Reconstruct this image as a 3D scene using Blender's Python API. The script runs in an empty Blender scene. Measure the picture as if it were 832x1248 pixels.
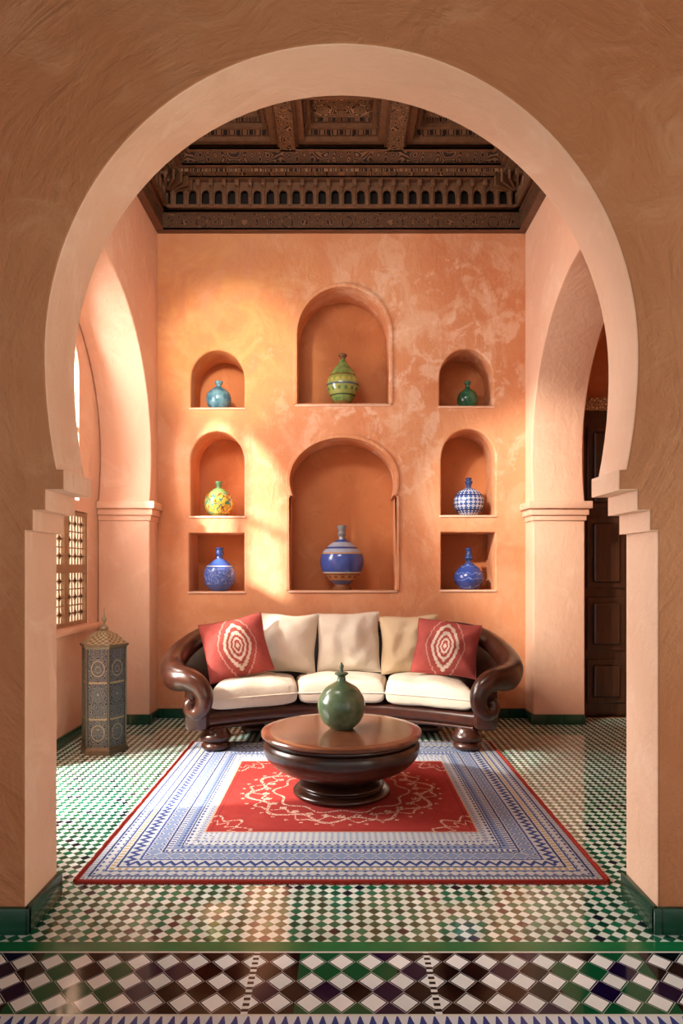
import bpy, bmesh, math, random
from mathutils import Vector, Matrix, noise
PI=math.pi
S=bpy.context.scene; C=S.collection
random.seed(3)
H=1.3; F=850.0
try:
    S.view_settings.view_transform='Standard'; S.view_settings.look='None'
    S.view_settings.exposure=0.0
except Exception: pass

# ------------------------------------------------------------------ helpers
def lin(c):
    if isinstance(c,str):
        c=[int(c[i:i+2],16)/255 for i in (0,2,4)]
    return tuple([(v/12.92 if v<=.04045 else ((v+.055)/1.055)**2.4) for v in c[:3]]+[1.0])

class X:
    def __init__(s,nt,k): s.nt=nt; s.k=k
    def _m(s,op,*a):
        n=s.nt.nodes.new('ShaderNodeMath'); n.operation=op
        for i,v in enumerate(a):
            if isinstance(v,X): s.nt.links.new(v.k,n.inputs[i])
            else: n.inputs[i].default_value=float(v)
        return X(s.nt,n.outputs[0])
    def __add__(s,o): return s._m('ADD',s,o)
    __radd__=__add__
    def __sub__(s,o): return s._m('SUBTRACT',s,o)
    def __rsub__(s,o): return s._m('SUBTRACT',o,s)
    def __mul__(s,o): return s._m('MULTIPLY',s,o)
    __rmul__=__mul__
    def __truediv__(s,o): return s._m('DIVIDE',s,o)
    def fl(s): return s._m('FLOOR',s)
    def fr(s): return s._m('FRACT',s)
    def ab(s): return s._m('ABSOLUTE',s)
    def sin(s): return s._m('SINE',s)
    def cos(s): return s._m('COSINE',s)
    def sqrt(s): return s._m('SQRT',s)
    def min(s,o): return s._m('MINIMUM',s,o)
    def max(s,o): return s._m('MAXIMUM',s,o)
    def lt(s,o): return s._m('LESS_THAN',s,o)
    def gt(s,o): return s._m('GREATER_THAN',s,o)
    def at2(s,o): return s._m('ARCTAN2',s,o)

class MT:
    def __init__(s,name,rough=.5,metal=0.0,spec=None):
        s.m=bpy.data.materials.new(name); s.m.use_nodes=True
        s.nt=s.m.node_tree; s.b=s.nt.nodes['Principled BSDF']
        s.b.inputs['Roughness'].default_value=rough; s.b.inputs['Metallic'].default_value=metal
        if spec is not None: s.b.inputs['Specular IOR Level'].default_value=spec
        tc=s.nt.nodes.new('ShaderNodeTexCoord'); s.co=tc.outputs['Object']
        sp=s.nt.nodes.new('ShaderNodeSeparateXYZ'); s.nt.links.new(s.co,sp.inputs[0])
        s.x,s.y,s.z=[X(s.nt,sp.outputs[i]) for i in range(3)]
    def noise(s,scale,detail=4,rough=.5,vec=None,stretch=None,dist=0):
        n=s.nt.nodes.new('ShaderNodeTexNoise'); n.inputs['Scale'].default_value=scale
        n.inputs['Detail'].default_value=detail; n.inputs['Roughness'].default_value=rough
        n.inputs['Distortion'].default_value=dist
        v=vec or s.co
        if stretch:
            mp=s.nt.nodes.new('ShaderNodeMapping'); mp.inputs['Scale'].default_value=stretch
            s.nt.links.new(v,mp.inputs[0]); v=mp.outputs[0]
        s.nt.links.new(v,n.inputs['Vector']); return X(s.nt,n.outputs[0])
    def vor(s,scale,feature='F1',vec=None):
        n=s.nt.nodes.new('ShaderNodeTexVoronoi'); n.inputs['Scale'].default_value=scale; n.feature=feature
        s.nt.links.new(vec or s.co,n.inputs['Vector']); return X(s.nt,n.outputs[0])
    def vec(s,x,y,z=0.0):
        n=s.nt.nodes.new('ShaderNodeCombineXYZ')
        for i,v in enumerate((x,y,z)):
            if isinstance(v,X): s.nt.links.new(v.k,n.inputs[i])
            else: n.inputs[i].default_value=v
        return n.outputs[0]
    def rnd(s,x,y):
        n=s.nt.nodes.new('ShaderNodeTexWhiteNoise'); n.noise_dimensions='2D'
        s.nt.links.new(s.vec(x,y),n.inputs[0]); return X(s.nt,n.outputs[0])
    def step(s,v,a,b):
        n=s.nt.nodes.new('ShaderNodeMapRange'); s.nt.links.new(v.k,n.inputs[0])
        n.inputs[1].default_value=a; n.inputs[2].default_value=b; n.interpolation_type='SMOOTHSTEP'
        return X(s.nt,n.outputs[0])
    def mix(s,f,a,b):
        n=s.nt.nodes.new('ShaderNodeMix'); n.data_type='RGBA'
        if isinstance(f,X): s.nt.links.new(f.k,n.inputs[0])
        else: n.inputs[0].default_value=f
        for i,v in ((6,a),(7,b)):
            if isinstance(v,X): s.nt.links.new(v.k,n.inputs[i])
            else: n.inputs[i].default_value=lin(v)
        return X(s.nt,n.outputs[2])
    def col(s,c):
        if isinstance(c,X): s.nt.links.new(c.k,s.b.inputs['Base Color'])
        else: s.b.inputs['Base Color'].default_value=lin(c)
        return s
    def rough(s,v): s.nt.links.new(v.k,s.b.inputs['Roughness']); return s
    def bump(s,h,st=.3,d=.01):
        n=s.nt.nodes.new('ShaderNodeBump'); n.inputs['Strength'].default_value=st; n.inputs['Distance'].default_value=d
        s.nt.links.new(h.k,n.inputs['Height']); s.nt.links.new(n.outputs[0],s.b.inputs['Normal']); return s

def finish(name,me,mat,parent=None,smooth=40):
    o=bpy.data.objects.new(name,me); C.objects.link(o)
    if mat: me.materials.clear(); me.materials.append(mat)
    if smooth:
        for p in me.polygons: p.use_smooth=True
        try: me.set_sharp_from_angle(angle=math.radians(smooth))
        except Exception: pass
    if parent: o.parent=parent
    return o
def obj(name,bm,mat,parent=None,smooth=40):
    bmesh.ops.remove_doubles(bm,verts=bm.verts,dist=1e-5)
    bmesh.ops.recalc_face_normals(bm,faces=bm.faces)
    me=bpy.data.meshes.new(name); bm.to_mesh(me); bm.free()
    return finish(name,me,mat,parent,smooth)
def struct(o): o['kind']='structure'; return o
def thing(name,label,cat,loc=(0,0,0),rz=0,group=None):
    o=bpy.data.objects.new(name,None); C.objects.link(o); o.location=loc; o.rotation_euler=(0,0,rz)
    o['label']=label; o['category']=cat
    if group: o['group']=group
    return o
def box(bm,x0,x1,y0,y1,z0,z1,bev=0,mat=None):
    r=bmesh.ops.create_cube(bm,size=1)
    vs=r['verts']
    for v in vs:
        v.co=Vector(((x0+x1)/2+v.co.x*(x1-x0),(y0+y1)/2+v.co.y*(y1-y0),(z0+z1)/2+v.co.z*(z1-z0)))
    if mat: bmesh.ops.transform(bm,matrix=mat,verts=vs)
    if bev:
        es=list({e for v in vs for e in v.link_edges})
        bmesh.ops.bevel(bm,geom=es,offset=bev,segments=2,profile=.5,affect='EDGES')
def lathe(bm,prof,seg=48,c=(0,0,0)):
    rings=[]
    for r,z in prof:
        if r<1e-5: rings.append([bm.verts.new((c[0],c[1],c[2]+z))])
        else: rings.append([bm.verts.new((c[0]+r*math.cos(2*PI*i/seg),c[1]+r*math.sin(2*PI*i/seg),c[2]+z)) for i in range(seg)])
    for a,b in zip(rings,rings[1:]):
        for i in range(seg):
            j=(i+1)%seg
            if len(a)==1 and len(b)==1: continue
            if len(a)==1: bm.faces.new((a[0],b[j],b[i]))
            elif len(b)==1: bm.faces.new((a[i],a[j],b[0]))
            else: bm.faces.new((a[i],a[j],b[j],b[i]))
    if len(rings[0])>1: bm.faces.new(rings[0][::-1])
    if len(rings[-1])>1: bm.faces.new(rings[-1])
def cat(pts,n=6,closed=False):
    P=[Vector(p) for p in pts]; out=[]; N=len(P)
    rng=range(N) if closed else range(N-1)
    for i in rng:
        p0=P[(i-1)%N] if (closed or i>0) else P[0]; p1=P[i]; p2=P[(i+1)%N]
        p3=P[(i+2)%N] if (closed or i+2<N) else P[-1]
        for k in range(n):
            t=k/n
            out.append(.5*((2*p1)+(p2-p0)*t+(2*p0-5*p1+4*p2-p3)*t*t+(3*p1-p0-3*p2+p3)*t**3))
    if not closed: out.append(P[-1])
    return out
def sprof(pts,n=6):
    return [(max(0,v.x),v.y) for v in cat([(a,b,0) for a,b in pts],n)]
def tube(bm,path,rad,seg=16,closed=False,flat=1.0):
    N=len(path); rings=[]; up=None
    for i,p in enumerate(path):
        a=path[i-1] if (i>0 or closed) else p; b=path[(i+1)%N] if (i<N-1 or closed) else p
        t=(b-a).normalized()
        if up is None:
            up=Vector((0,0,1)) if abs(t.z)<.9 else Vector((0,1,0))
        up=(up-t*up.dot(t)).normalized(); s=t.cross(up)
        r=rad[i] if isinstance(rad,(list,tuple)) else rad
        rings.append([bm.verts.new(p+s*(r*math.cos(2*PI*k/seg))+up*(r*flat*math.sin(2*PI*k/seg))) for k in range(seg)])
    pr=list(zip(rings,rings[1:]))
    if closed: pr.append((rings[-1],rings[0]))
    for a,b in pr:
        for k in range(seg):
            j=(k+1)%seg; bm.faces.new((a[k],a[j],b[j],b[k]))
    if not closed:
        bm.faces.new(rings[0][::-1]); bm.faces.new(rings[-1])
def plate_bm(outline,holes,thick,mtx,bev=0,res=3):
    cu=bpy.data.curves.new('tmp','CURVE'); cu.dimensions='2D'; cu.fill_mode='BOTH'
    cu.extrude=max(0,thick/2-bev); cu.bevel_depth=bev; cu.bevel_resolution=res; cu.offset=-bev
    for L in [outline]+list(holes):
        sp=cu.splines.new('POLY'); sp.points.add(len(L)-1); sp.use_cyclic_u=True
        for p,q in zip(sp.points,L): p.co=(q[0],q[1],0,1)
    o=bpy.data.objects.new('tmp',cu); C.objects.link(o)
    bpy.context.view_layer.update()
    dg=bpy.context.evaluated_depsgraph_get()
    me=bpy.data.meshes.new_from_object(o.evaluated_get(dg))
    bm=bmesh.new(); bm.from_mesh(me)
    bpy.data.meshes.remove(me); bpy.data.objects.remove(o); bpy.data.curves.remove(cu)
    bmesh.ops.remove_doubles(bm,verts=bm.verts,dist=1e-5)
    bmesh.ops.transform(bm,matrix=mtx,verts=bm.verts)
    return bm
def MXZ(y): return Matrix(((1,0,0,0),(0,0,-1,y),(0,1,0,0),(0,0,0,1)))
def MYZ(x): return Matrix(((0,0,1,x),(1,0,0,0),(0,1,0,0),(0,0,0,1)))
def MXY(z): return Matrix.Translation((0,0,z))
def plate(name,outline,holes,thick,mtx,mat,bev=0,parent=None,res=3):
    return obj(name,plate_bm(outline,holes,thick,mtx,bev,res),mat,parent,35)

# ------------------------------------------------------------------ materials
def plaster(name,c1,c2,c3,c4,bst=.35,pale=None,polar=False,n3amp=.35):
    m=MT(name,.7,spec=.25)
    n1=m.noise(.9,3,.55,dist=.6); n2=m.noise(3.2,6,.65,dist=1.2); n3=m.noise(14,5,.6,stretch=(1,1,.45),dist=.8)
    if polar:
        zz=m.z-2.05; r=(m.x*m.x+zz*zz).sqrt(); a=zz.at2(m.x)
        n3=m.noise(1.0,5,.6,vec=m.vec(r*9.0,a*2.6,m.y*8.0),dist=1.6)
    c=m.mix(m.step(n1,.36,.62),c1,c2)
    c=m.mix(m.step(n2,.5,.72)*.6,c,c3)
    c=m.mix(m.step(n3,.55,.75)*n3amp,c,c4)
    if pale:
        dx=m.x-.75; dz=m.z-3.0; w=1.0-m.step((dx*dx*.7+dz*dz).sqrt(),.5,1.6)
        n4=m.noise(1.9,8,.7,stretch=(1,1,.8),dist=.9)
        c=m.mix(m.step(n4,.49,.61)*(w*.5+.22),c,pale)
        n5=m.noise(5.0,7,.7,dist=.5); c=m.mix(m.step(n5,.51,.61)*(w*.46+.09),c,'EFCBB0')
        ex=m.x+1.1; ez=m.z-3.4; glow=1.0-m.step((ex*ex+ez*ez).sqrt(),.3,1.3)
        c=m.mix(glow*m.step(n2,.3,.7)*.5,c,'E4A25A')  # warm glow at the upper left, painted into the plaster colour
    m.col(c).bump(n2*1.0+n3*.7+m.noise(60,3)*.12,bst,.02)
    return m.m
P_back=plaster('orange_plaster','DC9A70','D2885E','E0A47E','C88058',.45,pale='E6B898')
P_pink=plaster('pink_plaster','E8BEA2','E2B296','F0CAB0','D8A686')
P_rev=plaster('lit_reveal_plaster','F2CAB0','EABEA2','F8D8C2','E0B090',.5,polar=True)  # front arch reveal: its brighter light is put into the colour
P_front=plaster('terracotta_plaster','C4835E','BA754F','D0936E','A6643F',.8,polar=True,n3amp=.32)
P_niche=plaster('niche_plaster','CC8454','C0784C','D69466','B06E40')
P_white=plaster('lime_plaster','D8D2CA','D0CAC0','E0DAD2','C8C0B6')  # for the unseen hall walls, white to keep bounced light neutral

def wood(name,a,b,rough=.22,sc=1.0,stretch=(1,8,8),coat=.4):
    m=MT(name,rough,spec=.5)
    n=m.noise(3*sc,6,.6,stretch=stretch,dist=.6)
    m.col(m.mix(m.step(n,.25,.8),a,b)).bump(n,.03,.004)
    m.b.inputs['Coat Weight'].default_value=coat; m.b.inputs['Coat Roughness'].default_value=.12
    return m.m
W_sofa=wood('mahogany_wood','301710','482315',.28,coat=.3)
W_table=wood('walnut_wood','2C160E','422215',.28,coat=.25)
W_top=wood('polished_walnut','5C3422','804C34',.20,coat=.3)
W_door=wood('dark_door_wood','2A180C','4A2C1A',.4,stretch=(8,8,1))

def star(name,a,b,f,mode,lo=.16,hi=.3,st=.8):
    m=MT(name,.55,spec=.35)
    if mode=='flat': p,q=m.x*f,m.y*f
    else: p,q=(m.x+m.y)*f,m.z*f
    w=p.cos()+q.cos()+((p+q)*.7071).cos()+((p-q)*.7071).cos()
    t=((w*.9).fr()-.5).ab()
    k=m.step(t,lo,hi)
    n=m.noise(9,4)
    m.col(m.mix(k,a,m.mix(n,b,'7A523A'))).bump(k,st,.012); return m.m
C_dark=star('carved_cedar_dark','281912','7E583E',60,'flat')
C_light=star('carved_cedar_light','322018','B0865F',75,'flat')
C_corn=star('carved_cedar_cornice','2E1C15','866042',85,'wall')
C_ros=star('carved_rosette','362318','D2AA82',62,'flat')
m=MT('cedar_plain',.45); n=m.noise(5,5,stretch=(1,6,6)); m.col(m.mix(n,'422A1C','7C543C')).bump(n,.1); C_plain=m.m
m=MT('recess_dark',.8); m.col(m.mix(m.noise(6),'160D09','22140E')); C_rec=m.m

def floor_mat():
    m=MT('green_zellige',.12,spec=.9)
    p=.049
    u=(m.x/p+m.y/p); v=(m.x/p-m.y/p)
    fu,fv=u.fl(),v.fl()
    chk=((fu+fv)*.5).fr().gt(.25)
    r=m.rnd(fu,fv)
    g=m.mix(r,'043E2C','127854'); g=m.mix(r.gt(.90),g,'0C1C2C')
    cr=m.mix(m.rnd(fu+7,fv),'CEDAD0','ECF6F0')
    eu=(u.fr()-.5).ab(); ev=(v.fr()-.5).ab(); e=eu.max(ev)
    c=m.mix(chk,g,cr)
    c=m.mix(e.gt(.465),c,'6E7A70')
    m.col(c)
    m.bump(e.gt(.46)*-1.0+m.noise(18,2)*.5+r*.3,.09,.003)
    m.rough(m.noise(9,3)*.08+.02)
    return m.m
F_main=floor_mat()
def band_mat():
    m=MT('black_white_zellige',.14,spec=.15)
    p=.0955
    u=(m.x/p+.5); v=(m.y-2.36)/.1083
    du=(u.fr()-.5).ab(); dv=(v.fr()-.5).ab(); d=du+dv
    fu,fv=(u+.5).fl(),(v+.5).fl()
    du2=((u+.5).fr()-.5).ab(); dv2=((v+.5).fr()-.5).ab(); d2=du2+dv2
    r=m.rnd(fu,fv)
    gz=((m.x+.84).ab().lt(.16)).max((m.x-.02).ab().lt(.16)).max((m.x-.84).ab().lt(.16))
    dark=m.mix(gz*r.gt(.40),'01030A','085030'); dark=m.mix(r.lt(.22),dark,'100630')
    wh=m.mix(m.rnd(u.fl(),v.fl()),'DEE6E8','F8FAFC')
    c=m.mix(d.lt(.40),dark,wh)
    # thin white lattice line through the joints between dark pieces
    c=m.mix((d-.475).ab().lt(.010),c,'C8CED0')
    e=(m.x.ab()-.285).ab()
    c=m.mix(e.lt(.010),c,m.mix((((m.y/.0271)).fr()).lt(.5),'0A0E1E','E4E8E8'))
    m.col(c).bump(m.noise(14,2)+r*.3,.06,.002); m.rough(m.noise(9,3)*.10+.03)
    return m.m
F_band=band_mat()
m=MT('green_glazed',.18); n=m.noise(7,3); t=((m.x+m.y)/.15).fr(); c=m.mix(n,'0E3426','22523E'); m.col(m.mix(t.lt(.03),c,'0A1A12')).bump(n,.2); G_tile=m.m
m=MT('green_line',.2,spec=.3); n=m.noise(9,3); m.col(m.mix(n,'085A32','147A46')); G_line=m.m
m=MT('blue_dotted',.2,spec=.2); u=(m.x/.036); v=((m.y-1.96)/.12); d=(u.fr()-.5).ab()+(v-.25).ab()*.8; m.col(m.mix(d.lt(.30),'DCE4F0','26408C')); B_line=m.m
m=MT('white_tile',.2); m.col(m.mix(m.noise(8),'D0D4D0','E6EAE6')); Wh_line=m.m

# ------------------------------------------------------------------ shell
YA0,YA1=2.49,2.77; YB=6.07; XW=1.6; TH=.43
def arc(cx,cz,a,bt,bl,zend,n=48):
    pts=[]
    th0=-math.asin((cz-zend)/bl)
    for i in range(n+1):
        t=th0+(PI-2*th0)*i/n
        s=math.sin(t)
        x=a*math.cos(t)
        pts.append((cx+x,cz+(bt if s>0 else bl)*s))
    return pts
j=1.128
right=[(j,0),(j,1.435),(1.100,1.435),(1.100,1.508),(1.055,1.508),(1.055,1.581),(.990,1.581),(.990,1.654)]
left=[(-x,z) for x,z in right[::-1]]
front=[(-4,0),(-4,5.4),(4,5.4),(4,0)]+right+arc(0,2.07,1.0575,1.104,1.5,1.656,72)+left
wf=struct(plate('wall_front',front,[],YA1-YA0,MXZ((YA0+YA1)/2),P_front,.010))
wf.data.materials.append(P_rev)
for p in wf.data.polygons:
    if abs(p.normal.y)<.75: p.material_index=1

sc=YB/F
bx=lambda px:(px-415.5)*sc
bz=lambda py:H+(693-py)*sc
def nshape(x0,x1,ytop,yspring,ybase,g=0,shoe=0.0):
    X0,X1=bx(x0)-g,bx(x1)+g; zt=bz(ytop)+g; zs=bz(yspring); z0=bz(ybase)
    if ytop==yspring: return [(X0,z0),(X1,z0),(X1,zt),(X0,zt)]
    cx=(X0+X1)/2; hw=(X1-X0)/2
    pts=[(X0,z0),(X1,z0),(X1,zs)]
    if shoe: 
        cz=zs+.14; hwn=hw-shoe
        bl=.14/math.sqrt(1-((hwn)/hw)**2)
        pts+=arc(cx,cz,hw,zt-cz,bl,zs+.0,28)
    else: pts+=arc(cx,zs,hw,zt-zs,1,zs,24)[1:-1]
    pts+=[(X0,zs)]
    return pts
NI=[(232,297,427,462,497,.0),(361,474,349,408,493,.0),(535,600,425,461,495,.0),
    (232,297,526,562,629,.0),(537,603,523,560,628,.0),
    (230,297,650,650,721,0),(352,482,533,605,720,.03),(537,603,649,649,719,0)]
holes=[nshape(*n[:5],0,n[5]) for n in NI]
WT=.40
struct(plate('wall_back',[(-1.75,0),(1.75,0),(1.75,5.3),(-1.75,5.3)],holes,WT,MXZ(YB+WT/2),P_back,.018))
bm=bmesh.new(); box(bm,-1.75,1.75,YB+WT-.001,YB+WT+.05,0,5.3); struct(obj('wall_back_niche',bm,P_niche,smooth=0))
k=1
for i,n in enumerate(NI):
    if i in (1,6):
        g=.030
        O=nshape(*n[:5],g,n[5]); I=nshape(*n[:5],-.004,n[5])
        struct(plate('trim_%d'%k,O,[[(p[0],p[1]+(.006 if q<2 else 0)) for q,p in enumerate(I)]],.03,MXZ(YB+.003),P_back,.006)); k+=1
    bm=bmesh.new(); x0,x1,z0=bx(n[0]),bx(n[1]),bz(n[4])
    box(bm,x0-.014,x1+.014,YB-.012,YB+.02,z0-.018,z0+.001,.006); struct(obj('trim_%d'%k,bm,P_pink)); k+=1

cy=4.62
def side(): 
    r=[(cy+1.2,0)]+[(cy+1.2,1.86)]+arc(cy,2.25,1.25,1.2,1.39,1.87)[1:-1]+[(cy-1.2,1.86),(cy-1.2,0)]
    return [(6.2,5.3),(6.2,0)]+r+[(2.6,0),(2.6,5.3)]
struct(plate('wall_left',side(),[],TH,MYZ(-XW-TH/2),P_pink,.012))
struct(plate('wall_right',side(),[],TH,MYZ(XW+TH/2),P_pink,.012))
for s,nm in ((-1,'left'),(1,'right')):
    for (ya,yb,sg) in ((cy+1.2,YB-.002,-1),(2.78,cy-1.2,1)):
        bm=bmesh.new()
        for z0,z1,e in ((1.70,1.745,.012),(1.745,1.80,.028),(1.80,1.86,.05)):
            y0,y1=(ya-e,yb) if sg<0 else (ya,yb+e)
            xa,xb=XW-e,XW+TH+(0 if s<0 else e)
            box(bm,min(s*xa,s*xb),max(s*xa,s*xb),y0,y1,z0,z1,.006)
        struct(obj('trim_%d'%k,bm,P_pink)); k+=1
def warch(y0,y1,z0,zs,zt): 
    c=(y0+y1)/2
    return [(y0,z0),(y1,z0),(y1,zs)]+arc(c,zs,(y1-y0)/2,zt-zs,1,zs,24)[1:-1]+[(y0,zs)]
wy0,wy1=4.76,5.60
struct(plate('wall_left_outer',[(2.4,0),(6.5,0),(6.5,5.3),(2.4,5.3)],[[(wy0,.86),(wy1,.86),(wy1,1.745),(wy0,1.745)],warch(wy0,5.42,1.83,2.80,3.15),warch(3.5,4.42,.02,1.70,2.1)],.10,MYZ(-2.03-.05-.005),P_pink,.01))  # arched opening nearest the camera is added, unseen, to let sun in
bm=bmesh.new(); box(bm,-2.12,-1.98,4.6,5.80,.815,.855,.008); struct(obj('trim_%d'%k,bm,P_pink)); k+=1
m=MT('lattice_wood',.5); m.col(m.mix(m.noise(12),'8A6444','AE8662')); W_lat=m.m
win=bpy.data.objects.new('window_1',None); C.objects.link(win); win['kind']='structure'
bm=bmesh.new()
xw=-2.06
def fr(bm,y0,y1,z0,z1,w=.032,x=xw):
    box(bm,x-.018,x+.018,y0,y1,z0,z0+w); box(bm,x-.018,x+.018,y0,y1,z1-w,z1)
    box(bm,x-.018,x+.018,y0,y0+w,z0+w,z1-w); box(bm,x-.018,x+.018,y1-w,y1,z0+w,z1-w)
N=2
for i in range(N):
    a=wy0+(wy1-wy0)*i/N; b=wy0+(wy1-wy0)*(i+1)/N
    fr(bm,a+.002,b-.002,.865,1.30); fr(bm,a+.002,b-.002,1.30,1.74)
obj('window_frame',bm,W_lat,win,0)
bm=bmesh.new()
for i in range(N):
    a=wy0+(wy1-wy0)*i/N+.032; b=wy0+(wy1-wy0)*(i+1)/N-.032
    for z0,z1 in ((.897,1.268),(1.332,1.708)):
        n=6
        for q in range(1,n):
            y=a+(b-a)*q/n; box(bm,xw-.004,xw+.004,y-.005,y+.005,z0,z1)
        for q in range(1,n):
            z=z0+(z1-z0)*q/n; box(bm,xw-.004,xw+.004,a,b,z-.005,z+.005)
        for q in range(3):
            for w in range(3):
                yy=a+(b-a)*(q*2+1)/6; zz=z0+(z1-z0)*(w*2+1)/6
                box(bm,-.004,.004,-.022,.022,-.022,.022,0,Matrix.Translation((xw,yy,zz))@Matrix.Rotation(PI/4,4,'X'))
obj('lattice',bm,W_lat,win,0)
mm=MT('milky_glass',.6); nt=mm.nt; mm.col('F4EADC')
tr=nt.nodes.new('ShaderNodeBsdfTranslucent'); tr.inputs[0].default_value=lin('EAE2D6')
mx=nt.nodes.new('ShaderNodeMixShader'); mx.inputs[0].default_value=.30
nt.links.new(mm.b.outputs[0],mx.inputs[1]); nt.links.new(tr.outputs[0],mx.inputs[2]); nt.links.new(mx.outputs[0],nt.nodes['Material Output'].inputs[0])
bm=bmesh.new(); box(bm,xw-.014,xw-.010,wy0,wy1,.87,1.745); obj('diffuser_pane',bm,mm.m,win,0)  # added behind the lattice to stop sun dots and diffuse the light
bm=bmesh.new(); box(bm,xw-.03,xw+.03,wy0,wy1,1.745,1.80)
box(bm,xw-.02,xw+.02,5.09,5.17,1.83,3.14)  # unseen upright, placed to part the sun into streaks
box(bm,xw-.012,xw+.012,wy0,5.42,2.36,2.40)
obj('window_mullion',bm,P_pink,win,0)

dx0,dx1=2.10,2.95
xc=(dx0+dx1)/2
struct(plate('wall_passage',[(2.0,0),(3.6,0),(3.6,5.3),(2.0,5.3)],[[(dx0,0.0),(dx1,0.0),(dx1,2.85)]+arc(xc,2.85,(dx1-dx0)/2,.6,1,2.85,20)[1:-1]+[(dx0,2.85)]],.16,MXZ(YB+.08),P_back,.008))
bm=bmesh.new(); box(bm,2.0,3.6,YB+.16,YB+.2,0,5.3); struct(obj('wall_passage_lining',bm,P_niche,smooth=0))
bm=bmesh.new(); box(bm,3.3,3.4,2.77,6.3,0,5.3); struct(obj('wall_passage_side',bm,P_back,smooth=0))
m=MT('carved_stucco',.7); v=m.vor(40,'DISTANCE_TO_EDGE'); m.col(m.mix(m.step(v,.05,.2),'8A6040','E0C094')).bump(v,.8,.02); Stucco=m.m
bm=bmesh.new(); box(bm,dx0,dx1,YB+.04,YB+.15,2.69,2.80,.008); struct(obj('trim_%d'%k,bm,Stucco)); k+=1
door=bpy.data.objects.new('door_1',None); C.objects.link(door); door['kind']='structure'
bm=bmesh.new(); box(bm,dx0+.001,dx1-.001,YB+.08,YB+.14,0.002,2.69); obj('door_leaf',bm,W_door,door,0)
bm=bmesh.new()
for z0,z1 in ((.12,.5),(.58,1.05),(1.13,1.75),(1.83,2.55)):
    for a in (dx0+.06,dx0+.46):
        w=.33
        box(bm,a,a+w,YB+.06,YB+.082,z0,z1,.008); box(bm,a+.05,a+w-.05,YB+.035,YB+.062,z0+.05,z1-.05,.018)
obj('door_panel',bm,W_door,door,0)
bm=bmesh.new(); lathe(bm,sprof([(0,0),(.02,.0),(.022,.012),(0,.02)]),16)
bmesh.ops.transform(bm,matrix=Matrix.Translation((dx0+.44,YB+.05,1.05))@Matrix.Rotation(PI/2,4,'X'),verts=bm.verts)
m=MT('old_brass',.35,.9); m.col('8A6A3A'); Brass=m.m
obj('door_knob',bm,Brass,door)

def flr(name,x0,x1,y0,y1,mat,z=0):
    bm=bmesh.new(); box(bm,x0,x1,y0,y1,z-.1,z); return struct(obj(name,bm,mat,smooth=0))
flr('floor',-2.05,3.4,2.430,6.4,F_main)
flr('floor_green_stripe',-4,4,2.368,2.430,G_line)
flr('floor_white_edge',-4,4,2.36,2.368,Wh_line)
flr('floor_zellige_band',-4,4,2.035,2.36,F_band)
flr('floor_white_stripe',-4,4,2.025,2.035,Wh_line)
flr('floor_dotted_border',-4,4,1.9,2.025,B_line)
flr('floor_hall',-4,4,-3,1.9,F_main)
bm=bmesh.new(); box(bm,-4.1,-4,-3,2.49,0,5.3); struct(obj('hall_sun_block',bm,P_white,smooth=0))  # unseen wall, added to keep the sun off the front wall
bm=bmesh.new(); box(bm,4,4.1,-3,2.49,0,5.3); struct(obj('wall_hall_right',bm,P_white,smooth=0))

def bb(name,x0,x1,y0,y1,h=.085):
    bm=bmesh.new(); box(bm,x0,x1,y0,y1,0.001,h,.005); struct(obj(name,bm,G_tile))
t=.022
bb('baseboard_back',-1.6,1.6,YB-t,YB+.001)
for s,nm in ((-1,'left'),(1,'right')):
    a,b=sorted((s*(XW-t),s*(XW+TH))); bb('baseboard_%s_pier'%nm,a,b,cy+1.2-t,cy+1.2+.001)
    a,b=sorted((s*(XW-t),s*(XW+.001))); bb('baseboard_%s_return'%nm,a,b,cy+1.2,YB-t)
    a,b=sorted((s*(j-t),s*(j+.001))); bb('baseboard_%s_jamb'%nm,a,b,YA0-t,YA1,.095)
    a,b=sorted((s*(j-t),s*4)); bb('baseboard_%s_front'%nm,a,b,YA0-t-.001,YA0+.001,.095)
bb('baseboard_left_outer',-2.035,-2.035+t,4.44,5.79)

# ------------------------------------------------------------------ ceiling
ceil=bpy.data.objects.new('ceiling',None); C.objects.link(ceil); ceil['kind']='structure'
y0,y1=YA1,YB
def ring(bm,i0,i1,z0,z1,bev=0):
    xo,xi=XW-i0,XW-i1
    box(bm,-xo,xo,y1-i1,y1-i0,z0,z1,bev); box(bm,-xo,xo,y0+i0,y0+i1,z0,z1,bev)
    box(bm,-xo,-xi,y0+i1,y1-i1,z0,z1,bev); box(bm,xi,xo,y0+i1,y1-i1,z0,z1,bev)
bm=bmesh.new(); ring(bm,0,.06,4.235,4.36); obj('cornice',bm,C_corn,ceil,0)
bm=bmesh.new(); ring(bm,0,.075,4.36,4.39,.006); obj('cornice_bead',bm,C_plain,ceil)
bm=bmesh.new(); ring(bm,0,.067,4.215,4.236,.004); obj('cornice_lower_bead',bm,C_plain,ceil)
bm=bmesh.new(); ring(bm,0,.03,4.39,4.62); obj('frieze_backing',bm,C_rec,ceil,0)
NA=28
def arcade(L,n):
    hs=[]; w=L/n
    for i in range(n):
        c=-L/2+w*(i+.5); hw=w*.30
        hs.append([(c-hw,4.415),(c+hw,4.415),(c+hw,4.50)]+[(c+hw*math.cos(t*PI/8),4.50+hw*1.25*math.sin(t*PI/8)) for t in range(1,8)]+[(c-hw,4.50)])
    return [(-L/2,4.39),(L/2,4.39),(L/2,4.60),(-L/2,4.60)],hs
o_,h_=arcade(3.1,NA)
m=MT('cedar_arcade',.5); m.col(m.mix(m.noise(20,4),'503420','8A6044')); C_arc=m.m
for (mt) in (MXZ(y1-.09),MXZ(y0+.09)): obj('arcade_frieze',plate_bm(o_,h_,.04,mt),C_arc,ceil,0)
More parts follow.
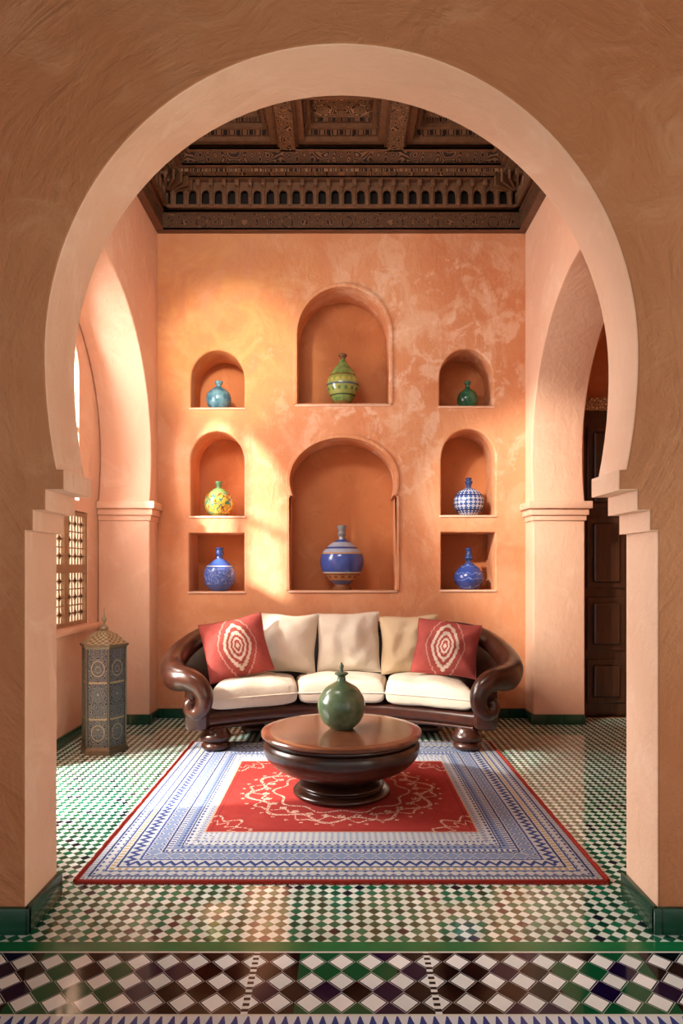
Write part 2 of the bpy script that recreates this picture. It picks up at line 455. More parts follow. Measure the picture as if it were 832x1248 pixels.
for s in (-1,1): obj('arcade_frieze',plate_bm(*arcade(3.2,NA),.04,Matrix.Translation((0,(y0+y1)/2,0))@MYZ(s*(XW-.09))),C_arc,ceil,0)
bm=bmesh.new()
for i in range(NA+1):
    x=-1.55+3.1*i/NA
    box(bm,x-.017,x+.017,y1-.17,y1-.11,4.55,4.60,.004); box(bm,x-.011,x+.011,y1-.128,y1-.108,4.40,4.55,.003)
    y=y0+.1+(y1-y0-.2)*i/NA
    for s in (-1,1): box(bm,min(s*(XW-.17),s*(XW-.11)),max(s*(XW-.17),s*(XW-.11)),y-.017,y+.017,4.55,4.60,.004)
for s in (-1,1):
    for q in range(5):
        a=math.radians(12+q*16.5)
        M_=Matrix.Translation((s*(XW-.10),y1-.10,4.50))@Matrix.Rotation((-s)*(a),4,'Z')
        box(bm,-.009,.009,-.24,-.02,.02,.10,0,M_)
obj('bracket',bm,C_arc,ceil)
bm=bmesh.new(); ring(bm,0,.18,4.60,4.62,.005); ring(bm,.23,.28,4.645,4.67,.006); obj('stepped_moulding',bm,C_plain,ceil)
bm=bmesh.new(); ring(bm,0,.24,4.62,4.655); obj('carved_moulding',bm,C_light,ceil,0)
bm=bmesh.new()
def slope(bm,i0,z0,i1,z1):
    a=[(-XW+i0,y0+i0),(XW-i0,y0+i0),(XW-i0,y1-i0),(-XW+i0,y1-i0)]; b=[(-XW+i1,y0+i1),(XW-i1,y0+i1),(XW-i1,y1-i1),(-XW+i1,y1-i1)]
    A=[bm.verts.new((*p,z0)) for p in a]; B=[bm.verts.new((*p,z1)) for p in b]
    for i in range(4): q=(i+1)%4; bm.faces.new((A[i],A[q],B[q],B[i]))
slope(bm,.24,4.67,.33,4.74); obj('cove_panel',bm,C_dark,ceil,0)
bm=bmesh.new(); ring(bm,.30,.35,4.735,4.76,.005); obj('cove_bead',bm,C_arc,ceil)
xs=[-1.27,-.44,.44,1.27]; ys=[3.10,3.76,4.42,5.08,5.74]
bm=bmesh.new()
for x in (-.44,.44): box(bm,x-.09,x+.09,y0+.30,y1-.30,4.755,5.15,.008)
for y in ys[1:4]: box(bm,-1.28,1.28,y-.06,y+.06,4.775,5.15,.008)
obj('beam',bm,C_plain,ceil)
bm=bmesh.new()
for x in (-.44,.44): box(bm,x-.065,x+.065,y0+.30,y1-.29,4.735,4.757)
obj('beam_carving',bm,C_light,ceil,0)
bm=bmesh.new(); bm2=bmesh.new(); bm3=bmesh.new()
for a in range(3):
    for b in range(4):
        xa=xs[a]+(.09 if a>0 else .0); xb=xs[a+1]-(.09 if a<2 else 0); ya=ys[b]+(.06 if b else 0); yb=ys[b+1]-(.06 if b<3 else 0)
        for q,(ii,zz) in enumerate(((0,4.79),(.025,4.825),(.055,4.865),(.08,4.90))):
            tgt=bm if q%2==0 else bm2
            x0_,x1_,ya_,yb_=xa+ii,xb-ii,ya+ii,yb-ii; w=.05
            for B in ((x0_,x1_,ya_,ya_+w),(x0_,x1_,yb_-w,yb_),(x0_,x0_+w,ya_+w,yb_-w),(x1_-w,x1_,ya_+w,yb_-w)):
                box(tgt,*B,zz,5.15)
        box(bm3,xa+.10,xb-.10,ya+.10,yb-.10,4.93,5.15)
obj('coffer_frame',bm,C_arc,ceil,0); obj('coffer_moulding',bm2,C_dark,ceil,0); obj('coffer_panel',bm3,C_ros,ceil,0)
bm=bmesh.new(); box(bm,-2.3,3.5,2.4,6.5,5.16,5.25); obj('ceiling_slab',bm,C_rec,ceil,0)
bm=bmesh.new(); box(bm,-4,4,-2.4,2.49,3.95,4.05); struct(obj('hall_light_block',bm,C_rec,smooth=0))  # unseen dark slab, added to block sun and darken the front wall's top
bm=bmesh.new(); box(bm,2.03,3.3,2.77,6.07,4.2,4.25); struct(obj('ceiling_passage',bm,P_back,smooth=0))

# ------------------------------------------------------------------ rug
RX,RY=1.1,1.16; ryc=2.885+RY
def rug_mat():
    m=MT('rug_weave',.95,spec=.1)
    wob=(m.noise(30,2)-.5)*.005
    ax=m.x.ab()+wob; ay=m.y.ab()+wob
    e=((RX-ax)).min(RY-ay)
    horiz=(RY-ay).lt(RX-ax)
    s=m.nt.nodes.new('ShaderNodeMix'); s.data_type='FLOAT'
    m.nt.links.new(horiz.k,s.inputs[0]); m.nt.links.new(m.y.k,s.inputs[2]); m.nt.links.new(m.x.k,s.inputs[3]); al=X(m.nt,s.outputs[0])
    cream='CFCFCA'; blue='30498C'; pale='7E90B4'; navy='22366C'
    def dia(p,q): return ((al/p).fr()-.5).ab()+((e/q).fr()-.5).ab()
    base=m.mix(m.noise(3,3),cream,'B4BCC8')
    c=m.mix(dia(.03,.024).lt(.36),base,pale)
    def band(c,a,b,newc): return m.mix(e.gt(a)*e.lt(b),c,newc)
    def dots(p,q,k1,k2): return m.mix((((al/p).fr()-.5).ab()+((e/q).fr()-.5).ab()).lt(.36),k1,k2)
    c=band(c,0,.012,'8E2A24')
    c=band(c,.012,.036,m.mix(((al/.018).fr()).lt(.5),cream,pale))
    c=band(c,.036,.046,navy)
    c=band(c,.050,.085,dots(.04,.035,base,blue))
    c=band(c,.088,.096,blue)
    c=band(c,.10,.122,m.mix(((al/.03).fr()).lt(.5),cream,'B09868'))
    c=band(c,.126,.136,navy)
    zz_=((al/.05).fr()-.5).ab()*.07; z1=(e-.145-zz_)
    c=band(c,.138,.20,m.mix(z1.ab().lt(.009),base,blue)); c=m.mix(((e-.158-zz_).ab().lt(.005))*e.lt(.2),c,navy)
    c=band(c,.205,.214,blue)
    big=m.mix(dia(.062,.062).lt(.42),pale,base); big=m.mix(dia(.062,.062).lt(.30),big,blue); big=m.mix(dia(.062,.062).lt(.13),big,cream)
    c=band(c,.217,.279,big)
    c=band(c,.284,.293,navy)
    c=band(c,.297,.318,m.mix(((al/.026).fr()).lt(.5),cream,blue))
    c=band(c,.322,.352,dots(.03,.03,pale,blue))
    c=band(c,.356,.363,navy)
    c=band(c,.37,.40,dots(.04,.03,base,blue))
    c=band(c,.404,.416,m.mix(((al/.02).fr()).lt(.5),cream,blue))
    fx,fy=.675,.635
    inf=(ax.lt(fx))*(ay.lt(fy))
    redc=m.mix(m.noise(40,2),'92241E','AE2E28'); redc=m.mix(m.step(m.noise(6,5),.5,.7)*.25,redc,'B84A3E')
    rr=((m.x/.50)*(m.x/.50)+(m.y/.47)*(m.y/.47)).sqrt(); ang=m.y.at2(m.x)
    s1=(ang*10).sin()*.09; s2=(ang*10+2.4).sin()*.09; s3=(ang*30).sin()*.03
    l1=(rr-1.0-s1).ab().lt(.024); l2=(rr-.98-s2-s3).ab().lt(.016); l3=(rr-.74-(ang*10).cos()*.05).ab().lt(.015)
    leaf=((ang*15/3.14159).fr()-.5).ab()*.5+((rr-.87).ab()*3.0); l4=leaf.lt(.15)
    leaf2=((ang*20/3.14159).fr()-.5).ab()*.5+((rr-1.14).ab()*3.0); l7=leaf2.lt(.08)
    mot=l1.max(l2).max(l3).max(l4).max(l7)
    cxx=(fx-ax); cyy=(fy-ay); cr_=(cxx*cxx+cyy*cyy).sqrt(); ca=cyy.at2(cxx)
    l5=(cr_-.20-(ca*10).sin()*.03).ab().lt(.009); l6=(cr_-.14-(ca*14).cos()*.022).ab().lt(.007)
    mot=mot.max(l5).max(l6)*((m.noise(85,1)).gt(.44))
    f=m.mix(mot,redc,'D8B09E')
    edge=(fx-ax).min(fy-ay)
    f=m.mix(edge.lt(.010),f,'C0A088'); f=m.mix(edge.gt(.03)*edge.lt(.036),f,'7E1E1A')
    c=m.mix(inf,c,f)
    c=m.mix(m.noise(90,2)*.22,c,'6E6A68')
    m.col(c).bump(m.noise(160,3)+(m.y*300).sin()*.25,.5,.005); return m.m
rug=thing('rug','large blue and cream patterned rug with red central field on the floor','rug',(0,ryc,0))
bm=bmesh.new(); box(bm,-RX,RX,-RY,RY,.001,.010,.003); obj('rug_pile',bm,rug_mat(),rug)
m=MT('red_wool',.95,spec=.1); m.col(m.mix(m.noise(60),'7A2018','A03428')).bump(m.noise(150),.5); RedW=m.m
for s in (-1,1):
    bm=bmesh.new()
    tube(bm,[Vector((s*(RX+.004+random.uniform(-.003,.003)),-RY+2*RY*i/60,.008)) for i in range(61)],.0085,8)
    obj('binding',bm,RedW,rug)
    bm=bmesh.new()
    box(bm,-RX,RX,min(s*(RY-.002),s*(RY+.006)),max(s*(RY-.002),s*(RY+.006)),.001,.009)
    for i in range(260):
        x=-RX+2*RX*(i+.5)/260; d=random.uniform(-.004,.004)
        box(bm,x-.0028,x+.0028,min(s*RY,s*(RY+.018+d)),max(s*RY,s*(RY+.018+d)),.001,.006)
    obj('fringe',bm,RedW,rug,0)

# ------------------------------------------------------------------ sofa
Z0=.011
def linen(name,a,b):
    m=MT(name,.9,spec=.15); n=m.noise(7,4); m.col(m.mix(n,a,b)).bump(m.noise(3.5,5,.55,dist=1.2)*1.8+m.noise(12,4)*.4+m.noise(220,1)*.12,.34,.02); return m.m
Linen=linen('cream_linen','D0C2AE','DACEBC'); Linen2=linen('ivory_linen','D0C2AE','DACEBE'); Tan=linen('tan_linen','C6AC8A','D0B898')
sofa=thing('sofa','curved mahogany sofa with scroll arms and cream seat cushions','sofa',(0,0,Z0))
frontc=lambda x: 5.27-.40*min(1.1,abs(x))**1.8
backpts=[(0,5.82),(.45,5.78),(.78,5.62),(.97,5.42),(1.04,5.2),(1.03,5.02),(.98,4.93)]
ring_pts=[(x,frontc(x)) for x in [(-.96+1.92*i/24) for i in range(25)]]+[(v.x,v.y) for v in cat([(a,b,0) for a,b in backpts[::-1]],4)][0:]+[(-v.x,v.y) for v in cat([(a,b,0) for a,b in backpts],4)][1:]
obj('base_frame',plate_bm(ring_pts,[],.11,MXY(.215),.04,5),W_sofa,sofa)
bm=bmesh.new()
for zz,r,off in ((.160,.012,-.004),):
    tube(bm,[Vector((x,frontc(x)-off,zz)) for x in [(-.93+1.86*i/40) for i in range(41)]],r,10)
obj('rail_moulding',bm,W_sofa,sofa)
railh=[(0,5.86,.80),(.45,5.83,.80),(.85,5.68,.80),(1.06,5.50,.77),(1.18,5.28,.69),(1.225,5.06,.59),(1.16,4.90,.53)]
path=[(-x,y,z) for x,y,z in railh[::-1]][:-1]+railh
P=cat(path,8)
bot=[(-x,y,.15) for x,y in backpts[::-1]][:-1]+[(x,y,.15) for x,y in backpts]
Bq=cat(bot,8)
bm=bmesh.new(); rows=[]
for q in range(9):
    t=q/8; w=t**1.8
    rows.append([bm.verts.new((b.x+(p.x-b.x)*w,b.y+(p.y-b.y)*w,b.z+(p.z-b.z)*t)) for b,p in zip(Bq,P)])
for a,b in zip(rows,rows[1:]):
    for i in range(len(a)-1): bm.faces.new((a[i],a[i+1],b[i+1],b[i]))
bmesh.ops.solidify(bm,geom=bm.faces[:],thickness=.035)
obj('back_shell',bm,W_sofa,sofa,60)
for s in (-1,1):
    arm=[(s*x,y,z) for x,y,z in railh]+[(s*1.06,4.83,.52),(s*.985,4.80,.485),(s*.945,4.79,.42),(s*.95,4.79,.345),(s*.99,4.79,.295),(s*1.035,4.795,.305),(s*1.05,4.80,.35),(s*1.03,4.805,.375)]
    Q=cat(arm,8); n=len(Q); rr=[]
    for i in range(n):
        u=i/8
        if u<3: r=.045+.025*(u/3)
        elif u<6: r=.070+.026*(u-3)/3
        elif u<8: r=.096-.026*(u-6)/2
        else: r=.070-.036*(u-8)/(n/8-8)
        rr.append(r)
    bm=bmesh.new(); tube(bm,Q,rr,24); obj('scroll_arm',bm,W_sofa,sofa,60)
    bm=bmesh.new(); box(bm,min(s*.93,s*1.10),max(s*.93,s*1.10),4.85,4.98,.15,.50,.045); obj('arm_post',bm,W_sofa,sofa)
for x,y in ((-.90,4.99),(.90,4.99),(-.7,5.55),(.7,5.55)):
    bm=bmesh.new(); lathe(bm,sprof([(0,0),(.07,0),(.095,.012),(.10,.035),(.085,.055),(.08,.06),(.105,.075),(.11,.10),(.09,.130),(.07,.160),(0,.162)],4),32,(x,y,0)); obj('foot',bm,W_sofa,sofa,50)

def samp(n): return [math.sin(PI/2*(-1+2*i/n))*.55+(-1+2*i/n)*.45 for i in range(n+1)]
def cushion(bm,fmap,h,pw=6,ex=.35,n=26,puff=0,seed=0,amp=0):
    U=samp(n); top={}; bo={}
    for i,u in enumerate(U):
        for q,v in enumerate(U):
            e=max(0,(1-abs(u)**pw))**ex*max(0,(1-abs(v)**pw))**ex
            x,y=fmap(u,v)
            zz=h/2*e+puff*(1-u*u)*(1-v*v)*(1 if e>0 else 0)
            zz+=amp*e*noise.noise(Vector((u*2.2+seed,v*2.2,seed*3)))
            top[i,q]=bm.verts.new((x,y,zz))
            bo[i,q]=top[i,q] if i in(0,n) or q in(0,n) else bm.verts.new((x,y,-h/2*e+amp*.5*e*noise.noise(Vector((u*2+seed,v*2,9)))))
    for i in range(n):
        for q in range(n):
            bm.faces.new((top[i,q],top[i+1,q],top[i+1,q+1],top[i,q+1]))
            f=(bo[i,q+1],bo[i+1,q+1],bo[i+1,q],bo[i,q])
            try: bm.faces.new(f)
            except Exception: pass
backin=lambda x: 5.70-.42*abs(x)**3.2
for i,(xa,xb) in enumerate(((-.93,-.325),(-.32,.32),(.325,.93))):
    def fm(u,v,xa=xa,xb=xb):
        t=(u+1)/2; 
        x=xa+(xb-xa)*t
        yf=frontc(x)-.045+.02*abs(u)**3; yb=min(backin(x),5.66)
        w=(v+1)/2
        return x*(1+w*.26*max(0,1-abs(x)/.93)),yf+(yb-yf)*w
    bm=bmesh.new(); cushion(bm,fm,.175,10,.31,40,.030,i,.012)
    bmesh.ops.translate(bm,vec=(0,0,.362),verts=bm.verts)
    sc_=obj('seat_cushion',bm,Linen,sofa,80)
    ed=[]; nn=24
    for (ua,va,ub,vb) in ((-1,-1,1,-1),(1,-1,1,1),(1,1,-1,1),(-1,1,-1,-1)):
        for q in range(nn): 
            t=q/nn; x,y=fm(ua+(ub-ua)*t,va+(vb-va)*t); ed.append(Vector((x,y,.362)))
    bm=bmesh.new(); tube(bm,ed,.006,8,True); obj('piping',bm,Linen2,sc_,60)

def ikat():
    m=MT('red_ikat',.9,spec=.15)
    wob=(m.noise(40,2)-.5)*.008
    y=m.y+wob; x=m.x+wob
    jag=(m.rnd((m.y/.007).fl(),(m.y/.007).fl())-.5)*.012
    r=((x*1.75)*(x*1.75)+(y*1.02)*(y*1.02)).sqrt()*.62+(x.ab()*1.7+y.ab()*1.0)*.34+jag
    c=m.mix(m.noise(30),'9E4640','AC564E'); cr='DAC4B2'
    def b(c,a,d,k): return m.mix(r.gt(a)*r.lt(d),c,k)
    c=b(c,0,.024,cr); c=b(c,.044,.064,cr); c=b(c,.088,.116,cr); c=b(c,.146,.180,cr)
    c=b(c,.235,.250,'C48C7E')
    m.col(c).bump(m.noise(5,4,dist=1.0)*1.5+m.noise(200)*.2,.35,.018); return m.m
Ik=ikat()
def pillow(name,label,x,y,z,w,h,t,mat,tilt,roll,yaw,seed,group):
    o=thing(name,label,'pillow' if 'throw' in name else 'cushion',(x,y,z),0,group)
    o.rotation_euler=(math.radians(90-tilt),math.radians(roll),math.radians(yaw))
    def fm(u,v):
        return (w/2*u*(1-.065*(1-v*v))+.010*noise.noise(Vector((u*1.5,v*1.5,seed*2.0))), h/2*v*(1-.07*(1-u*u))+.014*noise.noise(Vector((u*1.5+5,v*1.5,seed*2.0))))
    bm=bmesh.new(); cushion(bm,fm,t,2.6,.62,34,.01,seed,.03); obj('cushion_cover',bm,mat,o,80)
    ed=[];nn=16
    for (ua,va,ub,vb) in ((-1,-1,1,-1),(1,-1,1,1),(1,1,-1,1),(-1,1,-1,-1)):
        for q in range(nn): tt=q/nn; a,b=fm(ua+(ub-ua)*tt,va+(vb-va)*tt); ed.append(Vector((a,b,0)))
    bm=bmesh.new(); tube(bm,ed,.005,6,True); obj('piping',bm,mat,o,60)
    return o
zs=Z0+.45
pillow('back_cushion','ivory linen back cushion beside the left red pillow',-.445,5.58,zs+.245,.49,.48,.17,Linen,14,3,3,1,'cream back cushions on the sofa')
pillow('back_cushion','ivory linen back cushion in the middle of the sofa',.055,5.61,zs+.245,.50,.48,.17,Linen2,14,-1,0,2,'cream back cushions on the sofa')
pillow('back_cushion','tan linen back cushion beside the right red pillow',.545,5.58,zs+.235,.46,.46,.17,Tan,14,-2,-4,3,'cream back cushions on the sofa')
pillow('throw_pillow','red ikat throw pillow leaning at the left end of the sofa',-.80,5.31,zs+.235,.49,.46,.16,Ik,20,-10,18,4,'red ikat throw pillows')
pillow('throw_pillow','red ikat throw pillow leaning at the right end of the sofa',.80,5.32,zs+.23,.49,.43,.16,Ik,20,5,-18,5,'red ikat throw pillows')

# ------------------------------------------------------------------ coffee table
ty=4.02
tab=thing('coffee_table','round dark wood pedestal coffee table on the red rug field','table',(0,ty,.011))
bm=bmesh.new(); lathe(bm,[(0,.338),(.40,.338),(.454,.340),(.461,.346),(.462,.354),(.458,.362),(.448,.366),(.40,.367),(0,.367)],96); obj('table_top',bm,W_top,tab,30)
bm=bmesh.new(); lathe(bm,[(0,.31),(.40,.31)]+sprof([(.422,.312),(.428,.320),(.425,.332),(.41,.337)],3)+[(0,.337)],96)
obj('rim_moulding',bm,W_table,tab,40)
bm=bmesh.new(); lathe(bm,[(0,.312)]+[(.40,.315)]+sprof([(.438,.308),(.448,.28),(.438,.232),(.39,.178),(.31,.14),(.22,.12),(.17,.11),(.165,.10)],5)+[(0,.10)],96)
obj('bowl_body',bm,W_table,tab,50)
bm=bmesh.new(); lathe(bm,[(0,0)]+sprof([(.255,0),(.275,.01),(.278,.025),(.262,.038),(.235,.042),(.24,.05),(.245,.062),(.225,.078),(.19,.086),(.17,.1),(.165,.112)],4)+[(0,.112)],96)
obj('pedestal_base',bm,W_table,tab,40)

# ------------------------------------------------------------------ vases
def ceramic(name,fn,rough=.2):
    m=MT(name,rough,spec=.6); c=fn(m); m.col(c).bump(m.noise(25,3),.08,.005); return m.m
def vase(label,x,y,z,s,prof,mat,neck,neckmat,seg=48,stop=None,partn='neck',name='vase'):
    o=thing(name,label,'vase',(x,y,z),random.uniform(0,6),None)
    bm=bmesh.new(); P_=sprof([(r*s,h*s) for r,h in prof],6); lathe(bm,[(0,0)]+P_+[(0,P_[-1][1])],seg); obj('body',bm,mat,o,60)
    bm=bmesh.new(); P_=sprof([(r*s,h*s) for r,h in neck],5); lathe(bm,[(0,P_[0][1])]+P_+[(0,P_[-1][1]-.002)],32); obj(partn,bm,neckmat,o,60)
    if stop:
        bm=bmesh.new(); P_=sprof([(r*s,h*s) for r,h in stop],5); lathe(bm,[(0,P_[0][1])]+P_+[(0,P_[-1][1])],24); obj('stopper',bm,neckmat,o,60)
    return o
m=MT('celadon_glaze',.22,spec=.6); n=m.noise(5,5,.7); m.col(m.mix(m.step(n,.3,.7),'44583E','6C7E62')).bump(n,.12); Cel=m.m
s=4.0/850
vase('large celadon green ceramic vase standing on the coffee table',0,4.03,.379,s,
     [(13,0),(15,1),(24,10),(29,24),(28,36),(20,49),(9,56),(6,58)],Cel,[(6,57),(5,61),(5,64),(8,66),(8,68),(4,69)],Cel,stop=[(2.5,68),(2,73),(3,76),(1,80),(0,81)])
vy=YB+.14; s=vy/F
zz=lambda py: bz(py)+.002
xx=lambda px:(px-415.5)*s
teal=ceramic('teal_glaze',lambda m:m.mix(m.step(m.noise(14,5),.35,.65),'2E6A84','6E9AAA'))
grn=ceramic('green_glaze',lambda m:m.mix(m.step(m.noise(14,5),.35,.65),'1E4E3A','3E7A58'))
brown=ceramic('brown_glaze',lambda m:m.mix(m.noise(14,5),'5A3A28','8A5C3C'))
greyb=ceramic('grey_blue_glaze',lambda m:m.mix(m.noise(20,5),'5A5450','9A9AA0'))
navyg=ceramic('navy_glaze',lambda m:m.mix(m.noise(14,5),'22305E','3A4E8A'))
def f_center(m):
    z=m.z/s; a=m.y.at2(m.x)
    c=m.mix(m.step(m.noise(18,4),.35,.65),'587844','8A9C56')
    c=m.mix(z.gt(14)*z.lt(38)*.6,c,'A0A050')
    c=m.mix(z.gt(19)*z.lt(23)*((a*14).sin().gt(.2)),c,'4E6E44')
    c=m.mix(z.gt(30)*z.lt(34)*((a*16).sin().gt(0)),c,'B8A858')
    c=m.mix(((z-26.5).ab()).lt(1.2),c,'4A5A6A'); c=m.mix(((z-38).ab()).lt(1.0),c,'7A5A2E'); c=m.mix(((z-14).ab()).lt(.8),c,'3E4A2A'); c=m.mix(z.lt(7),c,'8A6A3A'); return c
def f_yel(m):
    z=m.z/s; a=m.y.at2(m.x)
    c=m.mix(m.noise(18,4),'C8A830','DCC048')
    n=m.noise(26,1,dist=1.0)
    c=m.mix(n.gt(.56),c,'3E8A7A'); c=m.mix(n.lt(.38),c,'A8482E')
    d=((a*1.3).fr()-.5).ab()+((z/16).fr()-.5).ab()
    c=m.mix((d-.34).ab().lt(.05),c,'2E5A5A'); c=m.mix(z.lt(4),c,'6A6A2A'); return m.mix(z.gt(28),c,'7A9A5A')
def f_lat(m):
    z=m.z/s; a=m.y.at2(m.x)
    d=((a*3.2).fr()-.5).ab()+((z/4.6).fr()-.5).ab()
    c=m.mix((d-.36).ab().lt(.10),'3A5690','D2D8E2'); c=m.mix(d.lt(.12),c,'DCE0E8'); c=m.mix(((z-25).ab()).lt(.9),c,'22305E'); c=m.mix(((z-7).ab()).lt(.9),c,'22305E'); return c
def f_blue(m):
    z=m.z/s
    c=m.mix(m.noise(12,4),'3450A4','5878C8')
    w=m.noise(24,2,dist=1.5)
    c=m.mix((w-.5).ab().lt(.018)*z.gt(8)*z.lt(28),c,'A4B4DC'); return m.mix(((z-30).ab()).lt(.7),c,'C4CCDC')
def f_blue2(m):
    z=m.z/s
    c=m.mix(m.noise(12,4),'26387A','3C54A0')
    w=z+(m.noise(20,2)-.5)*12
    return m.mix(((w/8).fr()-.5).ab().lt(.05),c,'7488C0')
def f_big(m):
    z=m.z/s; a=m.y.at2(m.x)
    c=m.mix(m.noise(14,4),'2E4088','4A62B0')
    c=m.mix(z.gt(45)*z.lt(58),c,m.mix(m.noise(20,4),'8A96B2','B4B8C2')); c=m.mix((z-44.5).ab().lt(.9),c,'B89068'); c=m.mix((z-51).ab().lt(1.2),c,'3A4A84')
    c=m.mix(z.gt(20.5)*z.lt(22),c,'C8C4BC')
    c=m.mix(z.gt(12)*z.lt(20.5),c,'B08258'); c=m.mix(z.gt(14.5)*z.lt(17.5)*((a*14).sin().gt(0)),c,'84523C'); c=m.mix((z-19).ab().lt(.6),c,'6E3E28')
    c=m.mix(z.lt(12),c,m.mix(m.noise(14,4),'5A6488','46568C')); c=m.mix(z.lt(7),c,'7A4A2E'); return c
V=vase
V('teal blue vase in the small arched niche, upper left of the wall',xx(266),vy,zz(497),s,[(8,0),(9,1),(14,8),(15,15),(13,22),(6,28),(4,29)],teal,[(4,28),(3,31),(4.5,34),(5,36),(3,36.5)],teal)
V('tall green and yellow banded vase in the large upper niche',xx(417),vy,zz(493),s,[(9,0),(10,1),(9,4),(14,12),(19,23),(19,32),(14,43),(8,51),(4,57),(3,59)],ceramic('banded_green_glaze',f_center),[(3,58),(3,61),(5,63),(5,65),(2.5,66)],brown)
V('small dark green vase in the arched niche, upper right of the wall',xx(569),vy,zz(495),s,[(7,0),(8,1),(12,8),(12.5,14),(10,20),(5,24),(3,26)],grn,[(3,25),(2.6,29),(4,32),(4,34),(2.5,34.5)],grn)
V('yellow globe vase with green and red patches in the left middle niche',xx(266),vy,zz(629),s,[(8,0),(10,1),(16,9),(17.5,17),(15,26),(8,33),(4,35)],ceramic('yellow_patterned_glaze',f_yel),[(4,34),(3,37),(4.5,41),(4.5,43),(2.5,43.5)],ceramic('olive_glaze',lambda m:m.mix(m.noise(12),'4A6A50','6A8A5A')))
V('blue and white lattice patterned vase in the right middle niche',xx(570.5),vy,zz(628),s,[(8,0),(10,1),(16,8),(18.5,17),(16,26),(9,32),(4,34)],ceramic('blue_white_glaze',f_lat),[(4,33),(3,37),(5,42),(3,44),(4,46),(2,47)],navyg)
V('bright blue vase with pale motif in the lower left square niche',xx(267),vy,zz(721),s,[(9,0),(11,1),(17,8),(19,18),(17,28),(9,36),(5,39)],ceramic('blue_motif_glaze',f_blue),[(5,38),(4,42),(5,45),(4.5,50),(5.5,52),(3,53)],navyg)
s=(YB+.19)/F
V('large round blue and tan banded vase in the central lower niche',(416-415.5)*s,YB+.19,zz(720),s,[(11,0),(12,2),(9,6),(15,12),(23,21),(26.5,33),(24,45),(15,55),(7,60),(5,61.5)],ceramic('blue_band_glaze',f_big),[(5,60.5),(4,65),(5.5,68),(4.5,71),(6,76),(6,78),(3,79)],greyb,seg=64)
s=vy/F
V('dark blue streaked vase in the lower right square niche',xx(570.5),vy,zz(719),s,[(9,0),(11,1),(17,9),(18,16),(14,24),(7,30),(4,32)],ceramic('blue_streak_glaze',f_blue2),[(4,31),(3.5,35),(5.5,38),(4,42),(3,46),(4,49),(1.5,51)],navyg)

# ------------------------------------------------------------------ lantern
lan=thing('floor_lantern','tall hexagonal pierced metal lantern on the floor by the window','lantern',(-1.70,5.0,0))
def hexa(bm,r0,r1,z0,z1,rot=0):
    A=[bm.verts.new((r0*math.cos(PI/3*i+rot),r0*math.sin(PI/3*i+rot),z0)) for i in range(6)]
    B=[bm.verts.new((r1*math.cos(PI/3*i+rot),r1*math.sin(PI/3*i+rot),z1)) for i in range(6)]
    for i in range(6): q=(i+1)%6; bm.faces.new((A[i],A[q],B[q],B[i]))
    bm.faces.new(A[::-1]); bm.faces.new(B)
m=MT('pierced_panel',.42,.1)
z=m.z; hh=m.x.at2(m.y)
fa=((hh/(PI/3)+.5).fr()-.5)*.17
f_=180
p_,q_=fa*f_,z*f_
w_=p_.cos()+q_.cos()+((p_+q_)*.7071).cos()+((p_-q_)*.7071).cos()
t_=((w_*.7).fr()-.5).ab(); k_=m.step(t_,.25,.33)
c=m.mix(k_,'0E1520',m.mix(m.noise(14,3),'8A836E','6C7C90'))
rr=(fa*fa+(z-.60)*(z-.60)).sqrt().min((fa*fa+(z-.15)*(z-.15)).sqrt())
c=m.mix(rr.lt(.056)*rr.gt(.051),c,'A49878')
c=m.mix(((z-.50).ab().lt(.007)).max((z-.245).ab().lt(.007)),c,'968868'); c=m.mix(fa.ab().gt(.073),c,'3A3A3C')
m.col(c).bump(k_,.4,.004); Pier=m.m
m=MT('aged_brass',.4,.5); m.col(m.mix(m.noise(30,4),'4C483E','7A7260')); ABr=m.m
m=MT('smooth_brass_cap',.42,.4); p_,q_=m.x.at2(m.y)*18,m.z*260; kk=m.step(p_.sin()*q_.sin(),-.2,.2); m.col(m.mix(kk,'716952','A29A80')).bump(kk,.2,.003); PBr=m.m
bm=bmesh.new(); hexa(bm,.172,.172,0,.03); hexa(bm,.165,.158,.03,.05); obj('base',bm,ABr,lan,0)
bm=bmesh.new(); hexa(bm,.152,.152,.05,.735); obj('pierced_body',bm,Pier,lan,0)
for i in range(6):
    bm=bmesh.new()
    a=PI/3*i; p=Vector((.155*math.cos(a),.155*math.sin(a),0))
    tube(bm,[p+Vector((0,0,.04)),p+Vector((0,0,.745))],.0065,8)
    obj('corner_post',bm,ABr,lan)
bm=bmesh.new(); hexa(bm,.160,.168,.735,.752); hexa(bm,.176,.176,.752,.768); obj('top_rim',bm,ABr,lan,0)
bm=bmesh.new(); 
prof=[(.166,.768),(.152,.780),(.134,.796),(.114,.814),(.088,.834),(.054,.850),(.028,.860)]
for (a,b) in zip(prof,prof[1:]): hexa(bm,a[0],b[0],a[1],b[1])
obj('roof',bm,PBr,lan,0)
bm=bmesh.new(); lathe(bm,[(0,.855)]+sprof([(.024,.858),(.030,.872),(.020,.89),(.007,.90),(.006,.912),(.015,.93),(.015,.942),(.005,.955),(.004,.98),(.002,1.02)],4)+[(0,1.022)],20); obj('finial',bm,PBr,lan,50)

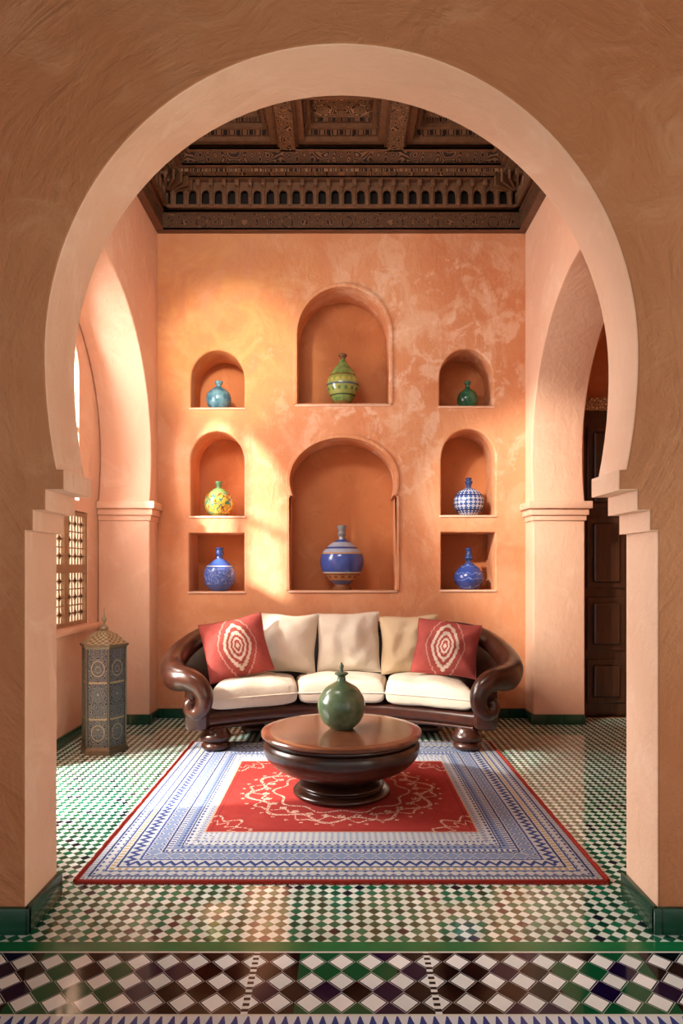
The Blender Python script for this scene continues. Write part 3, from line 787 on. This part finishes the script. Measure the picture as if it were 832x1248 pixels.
# ------------------------------------------------------------------ light
w=bpy.data.worlds.new('World'); S.world=w; w.use_nodes=True
bg=w.node_tree.nodes['Background']; bg.inputs[0].default_value=(1,.97,.92,1); bg.inputs[1].default_value=.78
def area(name,loc,tgt,sx,sy,e,col):
    l=bpy.data.lights.new(name,'AREA'); l.shape='RECTANGLE'; l.size=sx; l.size_y=sy; l.energy=e; l.color=col
    o=bpy.data.objects.new(name,l); C.objects.link(o); o.location=loc
    o.rotation_euler=(Vector(tgt)-Vector(loc)).to_track_quat('-Z','Y').to_euler(); return o
def spot(name,loc,tgt,ang,e,col,soft):
    l=bpy.data.lights.new(name,'SPOT'); l.energy=e; l.spot_size=math.radians(ang); l.spot_blend=.6; l.shadow_soft_size=soft; l.color=col
    o=bpy.data.objects.new(name,l); C.objects.link(o); o.location=loc
    o.rotation_euler=(Vector(tgt)-Vector(loc)).to_track_quat('-Z','Y').to_euler(); return o
area('window_skylight',(-3.2,4.5,2.5),(0,4.8,1.2),2.4,2.8,620,(1,.96,.9))
area('inner_arch_fill',(-1.0,2.95,3.85),(-.3,6.0,2.0),1.0,.3,34,(1,.95,.87))  # added fill behind the front wall, out of view, brightens the room
area('ceiling_fill',(0,2.95,3.75),(0,5.4,5.0),1.8,.25,16,(1,.9,.78))  # added fill with no visible fixture, brightens the carved ceiling
spot('side_arch_fill',(-1.35,2.98,3.7),(1.82,5.8,1.65),30,1100,(1,.9,.76),.08)  # added hidden spot, warm light on the right pier
spot('floor_sun_fill',(-4.5,3.0,3.4),(-.6,4.25,0),34,2800,(1,.93,.82),.06)  # added spot outside, imitates a sun pool on floor and rug
spot('upper_wall_fill',(-1.3,2.98,3.6),(-.95,6.07,3.15),26,420,(1,.86,.62),.15)  # added hidden spot, imitates the warm glow high on the back wall
sl=bpy.data.lights.new('sun','SUN'); sl.energy=15; sl.angle=math.radians(3.2); sl.color=(1,.94,.85)
so=bpy.data.objects.new('sun',sl); C.objects.link(so); so.rotation_euler=Vector((1,.8,-.52)).to_track_quat('-Z','Y').to_euler()

cam=bpy.data.cameras.new('camera'); co=bpy.data.objects.new('camera',cam); C.objects.link(co)
co.location=(0,0,H); co.rotation_euler=(PI/2,0,0)
cam.sensor_fit='VERTICAL'; cam.sensor_height=36; cam.lens=36*F/1248; cam.shift_y=69/1248; cam.clip_start=.05
S.camera=co
